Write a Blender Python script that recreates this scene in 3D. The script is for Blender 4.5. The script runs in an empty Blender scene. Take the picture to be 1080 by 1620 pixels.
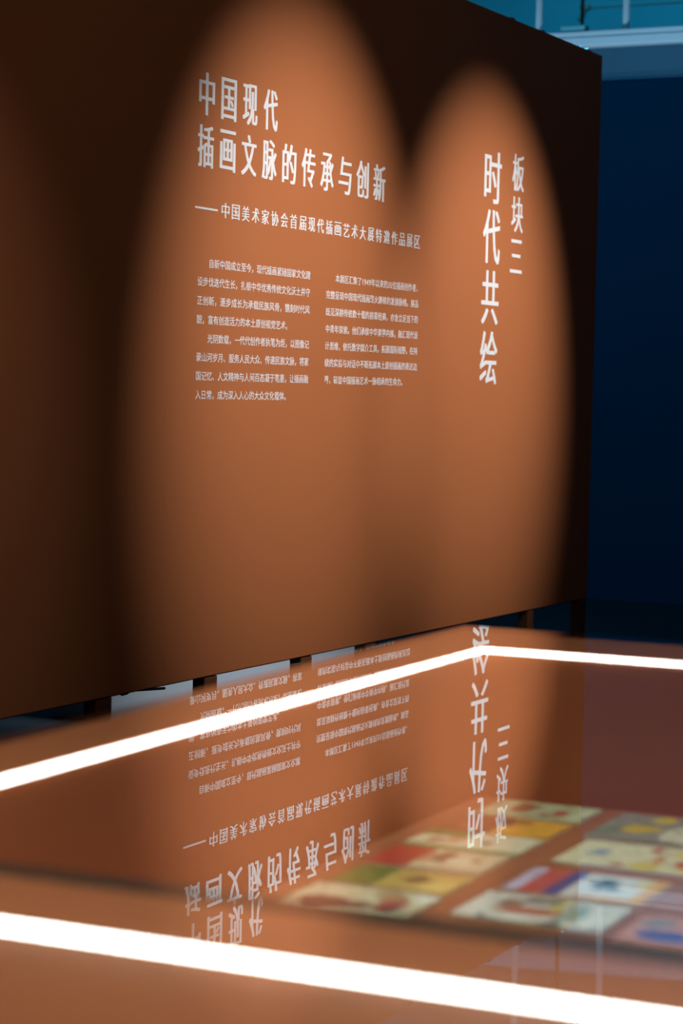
import bpy, bmesh, math, random
from mathutils import Matrix, Vector

SC = bpy.context.scene
COL = SC.collection
R_ = math.radians

# ------------------------------------------------------------------ camera
CAM_Z = 1.2289
YAW, PITCH, ROLL = R_(27.0907), R_(3.1786), R_(1.2703)
FPX = 3488.55
fwd = Vector((-math.sin(YAW) * math.cos(PITCH), math.cos(YAW) * math.cos(PITCH), -math.sin(PITCH)))
r0 = Vector((math.cos(YAW), math.sin(YAW), 0))
u0 = r0.cross(fwd)
rr = math.cos(ROLL) * r0 + math.sin(ROLL) * u0
uu = -math.sin(ROLL) * r0 + math.cos(ROLL) * u0
cd = bpy.data.cameras.new('camera')
cam = bpy.data.objects.new('camera', cd)
COL.objects.link(cam)
M = Matrix((rr, uu, -fwd)).transposed().to_4x4()
M.translation = Vector((0, 0, CAM_Z))
cam.matrix_world = M
cd.sensor_fit = 'VERTICAL'
cd.sensor_height = 36
cd.sensor_width = 24
cd.lens = FPX / 1620 * 36
cd.clip_start = 0.05
cd.dof.use_dof = True
cd.dof.focus_distance = 7.7
cd.dof.aperture_fstop = 3.2
SC.camera = cam

# ------------------------------------------------------------------ exposure
SC.view_settings.view_transform = 'Standard'
SC.view_settings.look = 'None'
SC.view_settings.exposure = 0
SC.view_settings.gamma = 1
SC.view_settings.use_curve_mapping = False

# ------------------------------------------------------------------ world and lamps
W = bpy.data.worlds.new('world')
SC.world = W
W.use_nodes = True
bg = W.node_tree.nodes['Background']
bg.inputs[0].default_value = (0.05, 0.20, 0.50, 1)
bg.inputs[1].default_value = 0.018

PANEL_X = -3.7724


def spot(name, loc, target, power, angle, blend=0.6, col=(1, 1, 1), radius=0.03):
    l = bpy.data.lights.new(name, 'SPOT')
    l.energy = power
    l.color = col
    l.spot_size = R_(angle)
    l.spot_blend = blend
    l.shadow_soft_size = radius
    o = bpy.data.objects.new(name, l)
    COL.objects.link(o)
    o.location = loc
    d = Vector(target) - Vector(loc)
    o.rotation_euler = d.to_track_quat('-Z', 'Y').to_euler()
    return o


def area(name, loc, target, power, sx, sy, col=(1, 1, 1)):
    l = bpy.data.lights.new(name, 'AREA')
    l.energy = power
    l.color = col
    l.shape = 'RECTANGLE'
    l.size = sx
    l.size_y = sy
    o = bpy.data.objects.new(name, l)
    COL.objects.link(o)
    o.location = loc
    d = Vector(target) - Vector(loc)
    o.rotation_euler = d.to_track_quat('-Z', 'Y').to_euler()
    return o


# three wall washers on the track in front of the text panel
WARM = (1.0, 0.95, 0.88)
for sy, tz, pw, an in ((7.0, 1.45, 800, 33.0), (8.67, 1.44, 830, 30.5), (4.66, 1.0, 90, 32.0)):
    spot('panel_spot', (PANEL_X + 3.0, sy, 4.2), (PANEL_X, sy, tz), pw, an, 1.0, WARM)
# gallery down-lights over the display case
spot('case_spot', (-0.7, 2.9, 3.9), (-0.9, 2.9, 0.5), 490, 62, 0.5, (0.96, 0.98, 1.0), 0.12)
spot('front_spot', (-0.6, -0.9, 3.8), (-0.6, 1.7, 0.6), 420, 40, 0.6, (1.0, 0.9, 0.8), 0.12)
# unseen warm fill, added to lift the dark parts of the panel
area('ambient_fill', (0.5, 5.0, 4.6), (-1.5, 6.0, 0.0), 14, 3.0, 3.0, (1.0, 0.85, 0.7))
# unseen cyan fills, added to brighten the teal and navy walls
area('far_wall_fill', (-6.0, 16.2, 4.7), (-6.5, 18.2, 3.6), 30, 5.0, 0.4, (0.06, 0.62, 1.0))
area('navy_wall_fill', (-4.9, 8.6, 4.7), (-4.4, 12.5, 0.8), 46, 2.5, 0.3, (0.06, 0.60, 1.0))
# fill added out of sight behind the blue wall to brighten the beam
area('beam_fill', (-5.0, 12.95, 2.9), (-5.0, 13.35, 4.0), 34, 7.0, 0.12, (0.50, 0.80, 1.0))
# hidden fill, added behind the panel to brighten the pale block
rl = area('plinth_fill', (-4.10, 7.72, 1.5), (-4.34, 7.72, 0.1), 13, 1.7, 0.08, (0.85, 0.95, 1.0))
rl.data.spread = R_(70)

# ------------------------------------------------------------------ materials


def new_mat(name):
    m = bpy.data.materials.new(name)
    m.use_nodes = True
    return m, m.node_tree, m.node_tree.nodes['Principled BSDF']


def srgb(r, g, b):
    f = lambda c: (c / 12.92 if c <= 0.04045 else ((c + 0.055) / 1.055) ** 2.4)
    return (f(r / 255), f(g / 255), f(b / 255), 1)


def paint(name, col, rough=0.6, var=0.06, scale=6.0, spec=0.3, bump=0.0, metal=0.0):
    m, t, b = new_mat(name)
    n = t.nodes.new('ShaderNodeTexNoise')
    n.inputs['Scale'].default_value = scale
    n.inputs['Detail'].default_value = 4
    tc = t.nodes.new('ShaderNodeTexCoord')
    t.links.new(tc.outputs['Object'], n.inputs['Vector'])
    mix = t.nodes.new('ShaderNodeMix')
    mix.data_type = 'RGBA'
    mix.inputs[6].default_value = tuple(c * (1 - var) for c in col[:3]) + (1,)
    mix.inputs[7].default_value = tuple(min(1, c * (1 + var)) for c in col[:3]) + (1,)
    t.links.new(n.outputs[0], mix.inputs[0])
    t.links.new(mix.outputs[2], b.inputs['Base Color'])
    b.inputs['Roughness'].default_value = rough
    b.inputs['Specular IOR Level'].default_value = spec
    b.inputs['Metallic'].default_value = metal
    if bump:
        bp = t.nodes.new('ShaderNodeBump')
        bp.inputs['Strength'].default_value = bump
        bp.inputs['Distance'].default_value = 0.002
        n2 = t.nodes.new('ShaderNodeTexNoise')
        n2.inputs['Scale'].default_value = 220
        t.links.new(tc.outputs['Object'], n2.inputs['Vector'])
        t.links.new(n2.outputs[0], bp.inputs['Height'])
        t.links.new(bp.outputs[0], b.inputs['Normal'])
    return m


MT = {}
MT['terracotta'] = paint('terracotta_paint', (0.50, 0.165, 0.062, 1), 0.62, 0.03, 2.0, 0.25)
MT['case_paint'] = paint('case_paint', (0.40, 0.125, 0.045, 1), 0.6, 0.04, 3.0, 0.25)
MT['bed'] = paint('bed_board', (0.36, 0.12, 0.048, 1), 0.7, 0.05, 8.0, 0.2)
MT['vinyl'] = paint('white_vinyl', (0.90, 0.90, 0.95, 1), 0.55, 0.01, 20, 0.25)
MT['leg_wood'] = paint('leg_board', (0.18, 0.06, 0.025, 1), 0.7, 0.1, 12)
MT['black'] = paint('black_rubber', (0.012, 0.010, 0.009, 1), 0.7, 0.1, 30)
MT['trim'] = paint('dark_brown_trim', (0.035, 0.020, 0.010, 1), 0.7, 0.1, 30)
MT['dull'] = paint('dull_grey_paint', (0.10, 0.11, 0.10, 1), 0.8, 0.1, 10, 0.1)
MT['navy'] = paint('navy_paint', (0.008, 0.060, 0.13, 1), 0.8, 0.06, 1.2, 0.1)
MT['teal'] = paint('teal_wall', (0.10, 0.35, 0.42, 1), 0.8, 0.25, 0.8, 0.1)
MT['slate'] = paint('slate_blue', (0.10, 0.25, 0.38, 1), 0.8, 0.2, 1.0, 0.1)
MT['steel'] = paint('painted_steel', (0.42, 0.52, 0.60, 1), 0.5, 0.05, 4.0)
MT['floor'] = paint('dark_floor', (0.022, 0.030, 0.042, 1), 0.8, 0.15, 5.0, 0.15)
MT['ceiling'] = paint('ceiling_deck', (0.20, 0.32, 0.38, 1), 0.9, 0.15, 1.5, 0.1)
MT['pale'] = paint('pale_grey_paint', (0.55, 0.60, 0.66, 1), 0.7, 0.03, 6.0)
MT['paper'] = paint('page_paper', (0.75, 0.68, 0.52, 1), 0.85, 0.06, 60)
MT['metal'] = paint('clip_metal', (0.75, 0.75, 0.78, 1), 0.25, 0.05, 60, 0.5, 0, 1.0)


def led_mat(strength):
    m = bpy.data.materials.new('light_strip_diffuser')
    m.use_nodes = True
    t = m.node_tree
    for n in list(t.nodes):
        t.nodes.remove(n)
    o = t.nodes.new('ShaderNodeOutputMaterial')
    e = t.nodes.new('ShaderNodeEmission')
    e.inputs[0].default_value = (1.0, 0.98, 0.93, 1)
    e.inputs[1].default_value = strength
    t.links.new(e.outputs[0], o.inputs[0])
    return m


MT['led'] = led_mat(19.0)


def glass_mats():
    # upper face: mirror reflection of both faces of the pane by incidence angle
    m = bpy.data.materials.new('glass_face')
    m.use_nodes = True
    t = m.node_tree
    for n in list(t.nodes):
        t.nodes.remove(n)
    N, L = t.nodes.new, t.links.new
    out = N('ShaderNodeOutputMaterial')
    geo = N('ShaderNodeNewGeometry')
    dot = N('ShaderNodeVectorMath'); dot.operation = 'DOT_PRODUCT'
    L(geo.outputs['Normal'], dot.inputs[0]); L(geo.outputs['Incoming'], dot.inputs[1])

    def mth(op, a, b=None):
        n = N('ShaderNodeMath'); n.operation = op
        for k, v in enumerate((a, b)):
            if v is None:
                continue
            if isinstance(v, (int, float)):
                n.inputs[k].default_value = v
            else:
                L(v, n.inputs[k])
        return n.outputs[0]
    c = mth('ABSOLUTE', dot.outputs['Value'])
    p = mth('POWER', mth('SUBTRACT', 1.0, c), 5.0)
    r = mth('ADD', 0.04, mth('MULTIPLY', p, 0.96))
    both = mth('DIVIDE', mth('MULTIPLY', r, 2.0), mth('ADD', r, 1.0))
    tr = N('ShaderNodeBsdfTransparent'); tr.inputs[0].default_value = (0.97, 0.985, 0.975, 1)
    gl = N('ShaderNodeBsdfGlossy'); gl.inputs['Roughness'].default_value = 0.0
    gl.inputs['Color'].default_value = (1, 1, 1, 1)
    mx = N('ShaderNodeMixShader')
    L(both, mx.inputs[0]); L(tr.outputs[0], mx.inputs[1]); L(gl.outputs[0], mx.inputs[2])
    L(mx.outputs[0], out.inputs[0])
    m2 = bpy.data.materials.new('glass_body')
    m2.use_nodes = True
    t = m2.node_tree
    for n in list(t.nodes):
        t.nodes.remove(n)
    out = t.nodes.new('ShaderNodeOutputMaterial')
    tr = t.nodes.new('ShaderNodeBsdfTransparent'); tr.inputs[0].default_value = (0.95, 0.98, 0.965, 1)
    t.links.new(tr.outputs[0], out.inputs[0])
    return m, m2


MT['glass'], MT['glass_body'] = glass_mats()

# ------------------------------------------------------------------ mesh helpers


def add_box(bm, x0, x1, y0, y1, z0, z1, bevel=0.0):
    vs = [bm.verts.new((x, y, z)) for x in (x0, x1) for y in (y0, y1) for z in (z0, z1)]
    q = ((0, 1, 3, 2), (4, 6, 7, 5), (0, 4, 5, 1), (2, 3, 7, 6), (0, 2, 6, 4), (1, 5, 7, 3))
    fs = [bm.faces.new([vs[i] for i in f]) for f in q]
    if bevel:
        es = list({e for f in fs for e in f.edges})
        bmesh.ops.bevel(bm, geom=es, offset=bevel, segments=2, affect='EDGES', profile=0.5)


def add_tube(bm, pts, rad, n=10):
    rings = []
    for i, p in enumerate(pts):
        p = Vector(p)
        a = Vector(pts[max(0, i - 1)]); b = Vector(pts[min(len(pts) - 1, i + 1)])
        d = (b - a).normalized()
        s = d.cross(Vector((0, 0, 1)))
        if s.length < 1e-3:
            s = d.cross(Vector((1, 0, 0)))
        s.normalize()
        t = d.cross(s)
        rings.append([bm.verts.new(p + rad * (math.cos(2 * math.pi * k / n) * s + math.sin(2 * math.pi * k / n) * t)) for k in range(n)])
    for a, b in zip(rings, rings[1:]):
        for k in range(n):
            bm.faces.new((a[k], a[(k + 1) % n], b[(k + 1) % n], b[k]))
    bm.faces.new(rings[0][::-1]); bm.faces.new(rings[-1])


def obj(name, bm, mat, parent=None, loc=None):
    bmesh.ops.recalc_face_normals(bm, faces=bm.faces)
    me = bpy.data.meshes.new(name)
    bm.to_mesh(me)
    bm.free()
    if mat:
        me.materials.append(mat)
    o = bpy.data.objects.new(name, me)
    COL.objects.link(o)
    if parent:
        o.parent = parent
    if loc:
        o.location = loc
    return o


def box(name, x0, x1, y0, y1, z0, z1, mat, parent=None, bevel=0.0):
    bm = bmesh.new()
    add_box(bm, x0, x1, y0, y1, z0, z1, bevel)
    return obj(name, bm, mat, parent)


def tag(o, label, cat, group=None):
    o['label'] = label
    o['category'] = cat
    if group:
        o['group'] = group
    return o


def thing(name, label, cat, loc, rz=0.0, group=None):
    o = bpy.data.objects.new(name, None)
    COL.objects.link(o)
    o.empty_display_size = 0.05
    o.location = loc
    o.rotation_euler = (0, 0, rz)
    return tag(o, label, cat, group)


def struct(o):
    o['kind'] = 'structure'
    return o


# ------------------------------------------------------------------ the setting
struct(box('floor', -14, 8, -6, 18.3, -0.1, 0.0, MT['floor']))
struct(box('ceiling', -14, 8, -6, 18.3, 5.0, 5.1, MT['ceiling']))
struct(box('wall_far', -14, 8, 18.0, 18.3, 0.0, 5.0, MT['teal']))
struct(box('wall_back', -11, 5, 12.5, 12.7, 0.0, 3.10, MT['navy']))
struct(box('trim_1', -11, 5, 12.49, 12.71, 3.10, 3.115, MT['slate']))
bm = bmesh.new()
add_box(bm, -12, 6, 15.0, 15.15, 2.95, 3.76)
add_box(bm, -12, 6, 14.97, 15.0, 3.50, 3.515)
struct(obj('trim_2', bm, MT['slate']))

# steel beam hung on rods from the ceiling
t = thing('ceiling_beam', 'pale blue-grey steel beam hung high behind the panel, seen at the top right', 'beam', (-5.0, 13.5, 3.47))
bm = bmesh.new()
add_box(bm, -6, 10, -0.05, 0.05, 0.0, 0.058, 0.004)
add_box(bm, -6, 10, -0.04, 0.04, 0.058, 0.066)
add_box(bm, -6, 10, -0.05, 0.05, 0.066, 0.096, 0.004)
obj('rail', bm, MT['steel'], t)
for hx in (-0.54, 0.06, 1.3):
    bm = bmesh.new()
    add_tube(bm, [(hx, 0, 0.09), (hx, 0, 1.53)], 0.021, 14)
    add_box(bm, hx - 0.03, hx + 0.03, -0.03, 0.03, 0.094, 0.110, 0.003)
    obj('hanger_rod', bm, MT['steel'], t)

bm = bmesh.new()
add_box(bm, -0.085, 0.085, -0.04, 0.04, 0.0, 0.045, 0.008)
add_tube(bm, [(0.0, 0.02, 0.04), (0.0, 0.02, 0.055)], 0.012)
o = obj('junction_box', bm, MT['teal'], None, (-5.29, 13.5, 3.566))
tag(o, 'small blue junction box sitting on the steel beam just above the panel edge', 'box')

bm = bmesh.new()
add_tube(bm, [(-6.39, 16.6, 4.295), (-2.0, 16.6, 4.295)], 0.009, 8)
tag(obj('conduit', bm, MT['dull']), 'thin pale conduit running level above the steel beam', 'pipe')
bm = bmesh.new()
add_tube(bm, [(-6.015, 15.5, 3.80), (-6.015, 15.5, 4.99)], 0.014, 8)
tag(obj('hanging_cable', bm, MT['black']), 'dark vertical cable hanging between the two rods above the beam', 'cable')
t = thing('track_lamp', 'small grey lamp head clipped to the thin conduit above the beam', 'lamp', (-6.42, 16.6, 4.216))
bm = bmesh.new()
add_box(bm, -0.04, 0.04, -0.03, 0.03, 0.06, 0.11, 0.006)
obj('clamp', bm, MT['dull'], t)
bm = bmesh.new()
add_tube(bm, [(0, 0, 0.07), (-0.02, -0.01, 0.02), (-0.03, -0.02, -0.02)], 0.026, 14)
obj('lamp_head', bm, MT['dull'], t)

# ------------------------------------------------------------------ text panel
PY0, PY1, PZ0, PZ1 = 3.2, 10.0, 0.25, 2.845
panel = thing('text_panel', 'tall terracotta panel lettered in white Chinese, standing on short legs', 'panel', (PANEL_X - 0.06, 6.6, 0))


def local(x, y, z):
    return (x - (PANEL_X - 0.06), y - 6.6, z)


bm = bmesh.new()
x0, y0, z0 = local(PANEL_X - 0.12, PY0, PZ0)
x1, y1, z1 = local(PANEL_X, PY1, PZ1)
add_box(bm, x0, x1, y0, y1, z0, z1, 0.002)
obj('board', bm, MT['terracotta'], panel)
# dark batten under the board and the short legs
x0, y0, z0 = local(PANEL_X - 0.105, PY0 + 0.03, PZ0 - 0.005)
x1, y1, z1 = local(PANEL_X - 0.012, PY1 - 0.03, PZ0)
box('batten', x0, x1, y0, y1, z0, z1, MT['black'], panel)
for ya, yb in ((3.67, 3.75), (4.67, 4.75), (5.735, 5.82), (6.395, 6.48), (7.085, 7.17), (7.61, 7.70), (9.26, 9.33), (9.92, 9.995)):
    bm = bmesh.new()
    xa, _, _ = local(PANEL_X - 0.052, 0, 0)
    xb, _, _ = local(PANEL_X - 0.004, 0, 0)
    add_box(bm, xa, xb, ya - 6.6, yb - 6.6, 0.0, PZ0 - 0.005, 0.003)
    add_box(bm, xa - 0.06, xa, ya - 6.6 + 0.02, yb - 6.6 - 0.02, 0.0, 0.05, 0.002)
    obj('leg', bm, MT['leg_wood'], panel)
for yc in (8.9, 9.25, 9.83):
    bm = bmesh.new()
    add_box(bm, -0.02, 0.062, yc - 6.6 - 0.02, yc - 6.6 + 0.02, PZ1, PZ1 + 0.008, 0.002)
    add_box(bm, 0.0, 0.02, yc - 6.6 - 0.008, yc - 6.6 + 0.008, PZ1 + 0.008, PZ1 + 0.02, 0.002)
    obj('clip', bm, MT['metal'], panel)

# --- lettering
_glyphs = {}


def glyph(ch, offset=0.0):
    """tessellated outline of one character: (verts 2d, faces, ink box)"""
    k = (ch, offset)
    if k in _glyphs:
        return _glyphs[k]
    c = bpy.data.curves.new('glyph', 'FONT')
    c.body = ch
    c.resolution_u = 3
    c.offset = offset
    o = bpy.data.objects.new('glyph', c)
    COL.objects.link(o)
    bpy.context.view_layer.update()
    dg = bpy.context.evaluated_depsgraph_get()
    me = bpy.data.meshes.new_from_object(o.evaluated_get(dg))
    vs = [(v.co.x, v.co.y) for v in me.vertices]
    fs = [tuple(p.vertices) for p in me.polygons]
    bpy.data.meshes.remove(me)
    bpy.data.objects.remove(o)
    bpy.data.curves.remove(c)
    xs = [v[0] for v in vs]; ys = [v[1] for v in vs]
    _glyphs[k] = (vs, fs, (min(xs), max(xs), min(ys), max(ys)))
    return _glyphs[k]


def stamp(bm, g, sx, sy, oy, oz, h):
    """flat vinyl cut-out on the board face, h metres proud of it"""
    vs, fs, _ = g
    X = 0.06
    nv = [bm.verts.new((X + h, oy + sx * x - 6.6, oz + sy * y)) for x, y in vs]
    made = []
    for f in fs:
        try:
            made.append(bm.faces.new([nv[i] for i in f]))
        except ValueError:
            pass
    bound = [e for fa in made for e in fa.edges if len(e.link_faces) == 1]
    ret = bmesh.ops.extrude_edge_only(bm, edges=list(set(bound)))
    for v in ret['geom']:
        if isinstance(v, bmesh.types.BMVert):
            v.co.x = X


def ink_fit(bm, ch, ya, yb, za, zb, fat=0.0):
    """fit a character's ink into the box ya..yb, za..zb on the board; fat widens the upright strokes"""
    g = glyph(ch)
    a, b, c, d = g[2]
    sx = (yb - ya - 2 * fat) / (b - a)
    sy = (zb - za) / (d - c)
    for k, s in enumerate((-1, 0, 1) if fat else (0,)):
        stamp(bm, g, sx, sy, ya + fat - sx * a + s * fat, za - sy * c, 0.0008 + 0.0002 * k)


def letter_obj(name, bm):
    me = bpy.data.meshes.new(name)
    for f in bm.faces:
        if f.normal.x < -0.5:
            f.normal_flip()
    bm.to_mesh(me)
    bm.free()
    me.materials.append(MT['vinyl'])
    o = bpy.data.objects.new(name, me)
    COL.objects.link(o)
    o.parent = panel
    return o


TW, TP = 0.1045, 0.1447
bm = bmesh.new()
for i, ch in enumerate('中国现代'):
    y = 6.280 + TP * i
    ink_fit(bm, ch, y, y + TW - 0.002, 2.124, 2.264, 0.0037)
letter_obj('title_lettering', bm)
bm = bmesh.new()
for i, ch in enumerate('插画文脉的传承与创新'):
    y = 6.277 + TP * i
    ink_fit(bm, ch, y, y + TW, 1.953, 2.091, 0.0037)
letter_obj('title_lettering', bm)
bm = bmesh.new()
vs = [bm.verts.new((0.0608, y - 6.6, z)) for y, z in ((6.267, 1.815), (6.415, 1.815), (6.415, 1.8215), (6.267, 1.8215))]
bm.faces.new(vs)
for i, ch in enumerate('中国美术家协会首届现代插画艺术大展特邀作品展区'):
    y = 6.440 + 0.06885 * i
    ink_fit(bm, ch, y, y + 0.0530, 1.7965, 1.8475, 0.0012)
letter_obj('subtitle_lettering', bm)


def body(rows, ya, yb, ztop, pitch):
    em = (yb - ya) / 22.0
    emh = 0.0325
    for r, row in enumerate(rows):
        bm = bmesh.new()
        base = ztop - pitch * r - 0.85 * emh
        wid = sum(0.55 if c in '0123456789' else 1.0 for c in row)
        e = em if wid < 20.5 or wid >= 21.8 else em * 22.0 / wid
        x = ya
        for ch in row:
            adv = 0.55 if ch in '0123456789' else 1.0
            if ch != '　':
                g = glyph(ch, BOLD)
                stamp(bm, g, e, emh, x, base, 0.0008)
            x += adv * e
        letter_obj('text_line', bm)


BOLD = 0.006
body(['　　自新中国成立至今，现代插画紧随国家文化建',
      '设步伐迭代生长，扎根中华优秀传统文化沃土并守',
      '正创新，逐步成长为承载民族风骨，镌刻时代风',
      '貌，富有创造活力的本土原创视觉艺术。',
      '　　光阴数载，一代代创作者执笔为炬，以图像记',
      '录山河岁月、服务人民大众、传递民族文脉，将家',
      '国记忆、人文精神与人间百态凝于笔墨，让插画融',
      '入日常，成为深入人心的大众文化载体。'], 6.290, 7.086, 1.6545, 0.0626)
body(['　　本展区汇集了1949年以来的35位插画创作者，',
      '完整呈现中国现代插画薪火赓续的发展脉络。展品',
      '既见深耕传统数十载的前辈经典，亦含立足当下的',
      '中青年探索。他们承续中华美学内核，融汇现代设',
      '计思维，依托数字媒介工具，拓展国际视野，在持',
      '续的实验与对话中不断拓展本土原创插画的表达边',
      '界，彰显中国插画艺术一脉相承的生命力。'], 7.210, 8.008, 1.6545, 0.0626)
bm = bmesh.new()
for ch, za, zb in (('时', 2.037, 2.258), ('代', 1.781, 2.010), ('共', 1.521, 1.751), ('绘', 1.265, 1.492)):
    ink_fit(bm, ch, 8.633, 8.818, za, zb, 0.0045)
letter_obj('section_title_lettering', bm)
bm = bmesh.new()
for ch, za, zb in (('板', 2.113, 2.273), ('块', 1.933, 2.088), ('三', 1.756, 1.902)):
    ink_fit(bm, ch, 8.936, 9.068, za, zb, 0.003)
letter_obj('section_number_lettering', bm)

# ------------------------------------------------------------------ things behind the panel
box_o = box('plinth', -0.25, 0.0, -0.995, 0.995, 0.0, 0.30, MT['pale'], None, 0.004)
box_o.location = (-4.36, 7.715, 0)
tag(box_o, 'low pale grey plinth on the floor behind the panel legs', 'plinth')
bm = bmesh.new()
add_tube(bm, [(-3.90, 6.07, 0.249), (-3.90, 6.07, 0.228), (-3.902, 6.075, 0.216), (-3.91, 6.09, 0.212), (-3.93, 6.15, 0.208), (-3.96, 6.22, 0.207), (-4.0, 6.5, 0.18)], 0.005, 8)
tag(obj('cable', bm, MT['black']), 'short black cable looping down from under the panel in front of the plinth', 'cable')

# ------------------------------------------------------------------ display case
DL = R_(2.4963)
GZ = 0.7526                     # upper face of the glass
CX, CY = -0.4, 2.9              # centre of the case in its own axes
cs, sn = math.cos(DL), math.sin(DL)


def to_world(x, y, z=0.0):
    return (cs * x - sn * y, sn * x + cs * y, z)


case = thing('display_case', 'large terracotta display case with glass top and glowing white light strips', 'display case', to_world(CX, CY), DL)
OX0, OX1, OY0, OY1 = -1.635, 0.86, 1.34, 4.19       # outer faces
IX0, IX1, IY0, IY1 = -1.503, 0.70, 1.862, 3.948     # the well
BEDZ = GZ - 0.300
LT, LB = GZ - 0.012, GZ - 0.0215                     # light strip top and bottom
GT = 0.008


def cb(bm, x0, x1, y0, y1, z0, z1, bv=0.0):
    add_box(bm, x0 - CX, x1 - CX, y0 - CY, y1 - CY, z0, z1, bv)


for x0, x1, y0, y1 in ((OX0, IX0, OY0, OY1), (IX1, OX1, OY0, OY1), (IX0, IX1, OY0, IY0), (IX0, IX1, IY1, OY1)):
    bm = bmesh.new()
    cb(bm, x0, x1, y0, y1, 0.08, GZ - GT - 0.002)
    obj('side_panel', bm, MT['case_paint'], case)
bm = bmesh.new()
cb(bm, OX0 + 0.06, OX1 - 0.06, OY0 + 0.06, OY1 - 0.06, 0.0, 0.08)
obj('toe_kick', bm, MT['black'], case)
bm = bmesh.new()
cb(bm, IX0, IX1, IY0, IY1, BEDZ - 0.02, BEDZ)
obj('display_bed', bm, MT['bed'], case)
e = 0.004


def strip(x0, x1, y0, y1):
    bm = bmesh.new()
    cb(bm, x0, x1, y0, y1, LB, LT, 0.0015)
    obj('light_strip', bm, MT['led'], case)


strip(IX0 - 0.004, IX0 + e, IY0 + e, IY1 - e)       # inside left
strip(IX0 - 0.004, IX1 + 0.004, IY1 - e, IY1 + 0.004)   # inside far
strip(IX1 - e, IX1 + 0.004, IY0 + e, IY1 - e)       # inside right
bm = bmesh.new()                                     # set flush in the near ledge
cb(bm, OX0 + 0.02, OX1 - 0.02, 1.636, 1.666, GZ - GT - 0.012, GZ - GT - 0.0014, 0.0004)
obj('light_strip', bm, MT['led'], case)
bm = bmesh.new()
cb(bm, IX0, IX1, IY0 - 0.038, IY0 + 0.004, GZ - GT - 0.02, GZ - GT, 0.001)
obj('edge_trim', bm, MT['trim'], case)
# glass pane
bm = bmesh.new()
JY = 1.806                                            # joint between the cover pane and the ledge pane
cb(bm, OX0, OX1, JY + 0.003, OY1, GZ - GT + 0.0004, GZ)
g = obj('glass_top', bm, MT['glass'], case)
bm = bmesh.new()
cb(bm, OX0, OX1, OY0, JY, GZ - GT + 0.0006, GZ)
for v in bm.verts:                                    # the ledge pane falls very slightly to the front
    v.co.z += (v.co.y + CY - JY) * math.tan(R_(0.22))
g2 = obj('glass_ledge', bm, MT['glass'], case)
for q in (g, g2):
    q.data.materials.append(MT['glass_body'])
    for p in q.data.polygons:
        p.material_index = 0 if p.normal.z > 0.9 else 1

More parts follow.
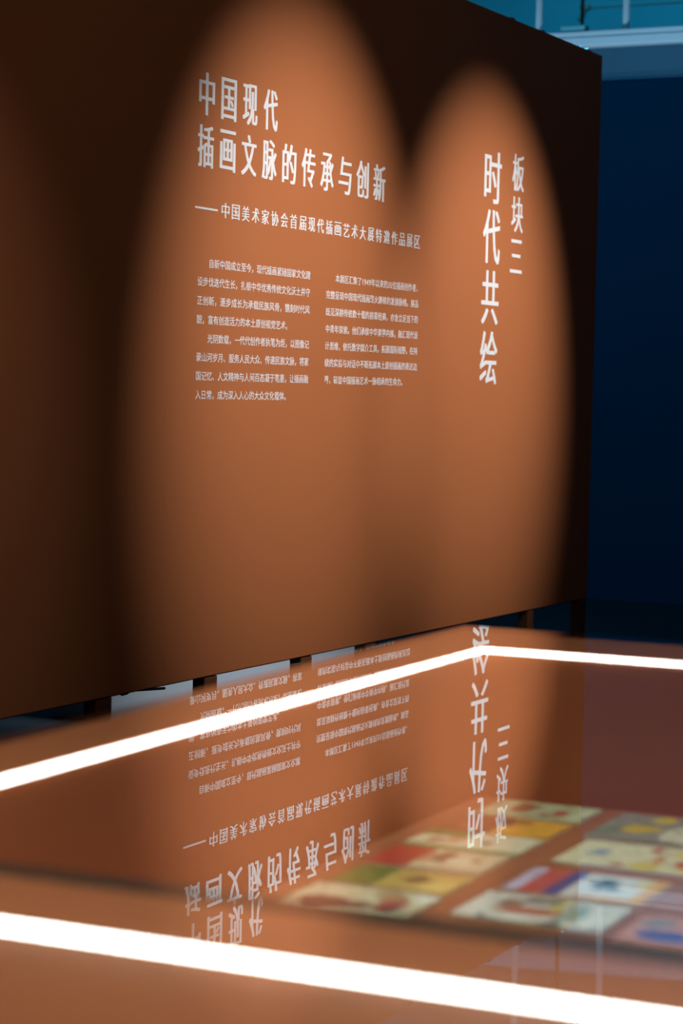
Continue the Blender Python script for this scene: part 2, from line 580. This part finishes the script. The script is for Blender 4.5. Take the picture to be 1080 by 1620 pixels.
# ------------------------------------------------------------------ picture booklets
def art(name, base, patches, seed):
    """printed cover: flat colour fields with ragged edges, in the cover's own 0..1 frame"""
    m, t, b = new_mat(name)
    N, L = t.nodes.new, t.links.new
    tc = N('ShaderNodeTexCoord')
    nz = N('ShaderNodeTexNoise'); nz.inputs['Scale'].default_value = 7; nz.inputs['Detail'].default_value = 3
    off = N('ShaderNodeVectorMath'); off.operation = 'ADD'; off.inputs[1].default_value = (seed * 3.1, seed * 1.7, 0)
    L(tc.outputs['Generated'], off.inputs[0]); L(off.outputs[0], nz.inputs['Vector'])
    sub = N('ShaderNodeVectorMath'); sub.operation = 'SUBTRACT'; sub.inputs[1].default_value = (0.5, 0.5, 0.5)
    L(nz.outputs['Color'], sub.inputs[0])
    sc = N('ShaderNodeVectorMath'); sc.operation = 'SCALE'; sc.inputs['Scale'].default_value = 0.22
    L(sub.outputs[0], sc.inputs[0])
    add = N('ShaderNodeVectorMath'); add.operation = 'ADD'
    L(tc.outputs['Generated'], add.inputs[0]); L(sc.outputs[0], add.inputs[1])
    cur = None
    fine = N('ShaderNodeTexNoise'); fine.inputs['Scale'].default_value = 16
    L(off.outputs[0], fine.inputs['Vector'])
    m0 = N('ShaderNodeMix'); m0.data_type = 'RGBA'
    m0.inputs[6].default_value = tuple(c * 0.8 for c in srgb(*base)[:3]) + (1,)
    m0.inputs[7].default_value = tuple(min(1, c * 1.15) for c in srgb(*base)[:3]) + (1,)
    L(fine.outputs[0], m0.inputs[0])
    cur = m0.outputs[2]
    ink = N('ShaderNodeTexNoise'); ink.inputs['Scale'].default_value = 9; ink.inputs['Detail'].default_value = 5
    off2 = N('ShaderNodeVectorMath'); off2.operation = 'ADD'; off2.inputs[1].default_value = (seed * 5.3, seed * 2.9, 4)
    L(tc.outputs['Generated'], off2.inputs[0]); L(off2.outputs[0], ink.inputs['Vector'])
    for kind, u, v, ru, rv, col in patches:
        mp = N('ShaderNodeVectorMath'); mp.operation = 'SUBTRACT'
        src = add.outputs[0] if kind == 'o' else tc.outputs['Generated']
        L(src, mp.inputs[0]); mp.inputs[1].default_value = (u, v, 0)
        dv = N('ShaderNodeVectorMath'); dv.operation = 'MULTIPLY'; dv.inputs[1].default_value = (1 / ru, 1 / rv, 0)
        L(mp.outputs[0], dv.inputs[0])
        if kind == 'o':
            ln = N('ShaderNodeVectorMath'); ln.operation = 'LENGTH'
            L(dv.outputs[0], ln.inputs[0]); val = ln.outputs['Value']
        else:
            ab = N('ShaderNodeVectorMath'); ab.operation = 'ABSOLUTE'
            L(dv.outputs[0], ab.inputs[0])
            sp = N('ShaderNodeSeparateXYZ'); L(ab.outputs[0], sp.inputs[0])
            mm = N('ShaderNodeMath'); mm.operation = 'MAXIMUM'
            L(sp.outputs[0], mm.inputs[0]); L(sp.outputs[1], mm.inputs[1]); val = mm.outputs[0]
        lt = N('ShaderNodeMath'); lt.operation = 'LESS_THAN'; lt.inputs[1].default_value = 1.0
        L(val, lt.inputs[0])
        mx = N('ShaderNodeMix'); mx.data_type = 'RGBA'
        L(lt.outputs[0], mx.inputs[0]); L(cur, mx.inputs[6]); mx.inputs[7].default_value = srgb(*col)
        cur = mx.outputs[2]
    # drawn lines and tone of the printed picture
    rmp = N('ShaderNodeMapRange')
    rmp.inputs[1].default_value = 0.55; rmp.inputs[2].default_value = 0.66
    rmp.inputs[3].default_value = 0.0; rmp.inputs[4].default_value = 0.55
    L(ink.outputs[0], rmp.inputs[0])
    mi = N('ShaderNodeMix'); mi.data_type = 'RGBA'
    L(rmp.outputs[0], mi.inputs[0]); L(cur, mi.inputs[6]); mi.inputs[7].default_value = srgb(112, 84, 60)
    cur = mi.outputs[2]
    L(cur, b.inputs['Base Color'])
    b.inputs['Roughness'].default_value = 0.55
    b.inputs['Specular IOR Level'].default_value = 0.2
    return m


BOOKS = [
    # x0, x1, y0, y1, base colour, patches, label
    (-1.445, -1.235, 2.955, 3.100, (214, 203, 165), [('o', .30, .28, .22, .22, (112, 62, 58)), ('o', .55, .30, .08, .14, (120, 95, 75)), ('o', .76, .40, .11, .26, (176, 92, 76)), ('o', .66, .78, .12, .16, (186, 150, 100)), ('o', .92, .8, .10, .2, (225, 225, 205)), ('o', .80, .30, .04, .16, (130, 60, 60))],
     'cream picture booklet with maroon figures, nearest in the left column of the case'),
    (-1.437, -1.240, 3.120, 3.253, (212, 178, 92), [('r', .17, .5, .19, .6, (112, 124, 52)), ('o', .62, .55, .10, .2, (128, 86, 50)), ('o', .85, .3, .16, .3, (226, 196, 110)), ('o', .5, .8, .10, .12, (186, 160, 80))],
     'yellow booklet with an olive green left third, second nearest in the left column'),
    (-1.447, -1.246, 3.279, 3.430, (214, 196, 155), [('r', .16, .5, .20, .6, (196, 70, 50)), ('o', .52, .6, .13, .28, (140, 100, 75)), ('o', .42, .5, .07, .2, (190, 140, 100)), ('o', .72, .5, .14, .24, (228, 212, 175)), ('o', .80, .62, .05, .12, (170, 130, 80))],
     'cream booklet with a red left band, third from the near end of the left column'),
    (-1.450, -1.243, 3.440, 3.587, (224, 216, 180), [('r', .20, .86, .24, .20, (112, 124, 58)), ('r', .5, .05, .6, .09, (120, 150, 84)), ('o', .62, .5, .06, .12, (120, 110, 80)), ('o', .35, .45, .08, .18, (205, 160, 120)), ('o', .20, .4, .06, .14, (150, 120, 80))],
     'cream booklet edged with green stripes, fourth from the near end of the left column'),
    (-1.445, -1.243, 3.598, 3.745, (226, 164, 56), [('r', .21, .5, .25, .6, (140, 78, 50)), ('o', .44, .72, .10, .22, (90, 56, 56)), ('o', .60, .8, .08, .14, (160, 110, 50)), ('o', .2, .3, .1, .2, (170, 105, 60))],
     'orange-yellow booklet with a brown left half, fifth in the left column'),
    (-1.442, -1.242, 3.766, 3.915, (176, 180, 138), [('o', .32, .6, .14, .30, (150, 92, 62)), ('o', .12, .5, .12, .5, (200, 190, 150)), ('o', .72, .45, .06, .2, (172, 76, 52)), ('o', .62, .25, .06, .12, (150, 66, 50)), ('o', .92, .5, .08, .4, (196, 198, 160))],
     'pale green booklet with small red marks, farthest in the left column'),
    (-1.188, -0.955, 3.012, 3.178, (220, 220, 205), [('o', .47, .42, .27, .16, (186, 104, 78)), ('o', .42, .82, .16, .12, (104, 92, 88)), ('o', .25, .66, .10, .18, (150, 120, 100)), ('o', .70, .5, .07, .4, (156, 172, 156)), ('o', .56, .7, .05, .2, (200, 190, 90)), ('o', .2, .06, .05, .08, (70, 90, 90)), ('o', .65, .06, .06, .08, (70, 90, 90)), ('o', .9, .3, .08, .3, (226, 226, 215))],
     'white booklet with a rust-red scene, nearest in the middle column'),
    (-1.181, -0.953, 3.206, 3.376, (224, 222, 214), [('r', .05, .5, .07, .6, (196, 182, 204)), ('r', .21, .5, .10, .6, (196, 84, 76)), ('r', .35, .5, .06, .6, (86, 76, 138)), ('r', .97, .5, .08, .6, (232, 168, 60)), ('r', .80, .04, .25, .07, (232, 168, 60)), ('o', .60, .6, .09, .22, (56, 84, 88)), ('o', .70, .5, .05, .12, (50, 70, 90)), ('o', .85, .8, .06, .15, (226, 206, 120))],
     'white booklet with red and blue left bands and an orange edge, middle column'),
    (-1.178, -0.940, 3.441, 3.635, (228, 220, 180), [('r', .22, .60, .06, .05, (96, 140, 176)), ('r', .20, .46, .07, .05, (110, 150, 180)), ('o', .56, .84, .05, .10, (186, 56, 42)), ('o', .80, .80, .10, .14, (232, 200, 70)), ('o', .66, .5, .03, .28, (196, 130, 70)), ('o', .64, .16, .12, .10, (226, 196, 60)), ('o', .44, .10, .06, .08, (170, 66, 46)), ('o', .85, .4, .05, .16, (190, 70, 50)), ('o', .92, .2, .08, .12, (228, 190, 70))],
     'cream booklet with pale blue title and red and yellow figures, middle column'),
    (-1.198, -0.960, 3.662, 3.905, (150, 142, 128), [('o', .30, .45, .16, .16, (206, 172, 62)), ('o', .38, .86, .10, .10, (214, 184, 70)), ('o', .76, .4, .28, .34, (214, 208, 176)), ('o', .80, .42, .06, .08, (130, 120, 96)), ('o', .1, .3, .10, .2, (128, 134, 108)), ('o', .6, .8, .1, .1, (122, 112, 112))],
     'grey-lilac booklet with yellow patches, farthest in the middle column'),
    (-0.927, -0.690, 2.976, 3.146, (214, 146, 126), [('o', .26, .35, .20, .18, (80, 84, 156)), ('o', .14, .75, .12, .16, (130, 134, 136)), ('o', .50, .40, .14, .2, (222, 196, 132)), ('o', .8, .6, .14, .3, (200, 120, 110)), ('o', .42, .55, .06, .2, (216, 170, 110)), ('o', .65, .2, .1, .1, (90, 90, 150))],
     'pink booklet with a blue blot, at the right edge of the photo'),
]
for i, (x0, x1, y0, y1, base, patches, label) in enumerate(BOOKS):
    cx, cy = (x0 + x1) / 2, (y0 + y1) / 2
    hx, hy = (x1 - x0) / 2, (y1 - y0) / 2
    b = thing('booklet', label, 'booklet', to_world(cx, cy, BEDZ + 0.0004), DL, 'picture booklets laid out in the display case')
    bm = bmesh.new()
    add_box(bm, -hx + 0.001, hx - 0.001, -hy + 0.001, hy - 0.001, 0.0006, 0.0040)
    obj('pages', bm, MT['paper'], b)
    am = art('printed_cover', base, patches, i + 1)
    bm = bmesh.new()
    add_box(bm, -hx, hx, -hy, hy, 0.0040, 0.0048)
    add_box(bm, -hx, -hx + 0.0008, -hy, hy, 0.0, 0.0040)
    obj('cover', bm, am, b)
    bm = bmesh.new()
    add_box(bm, -hx, hx, -hy, hy, 0.0, 0.0006)
    obj('back_cover', bm, MT['paper'], b)
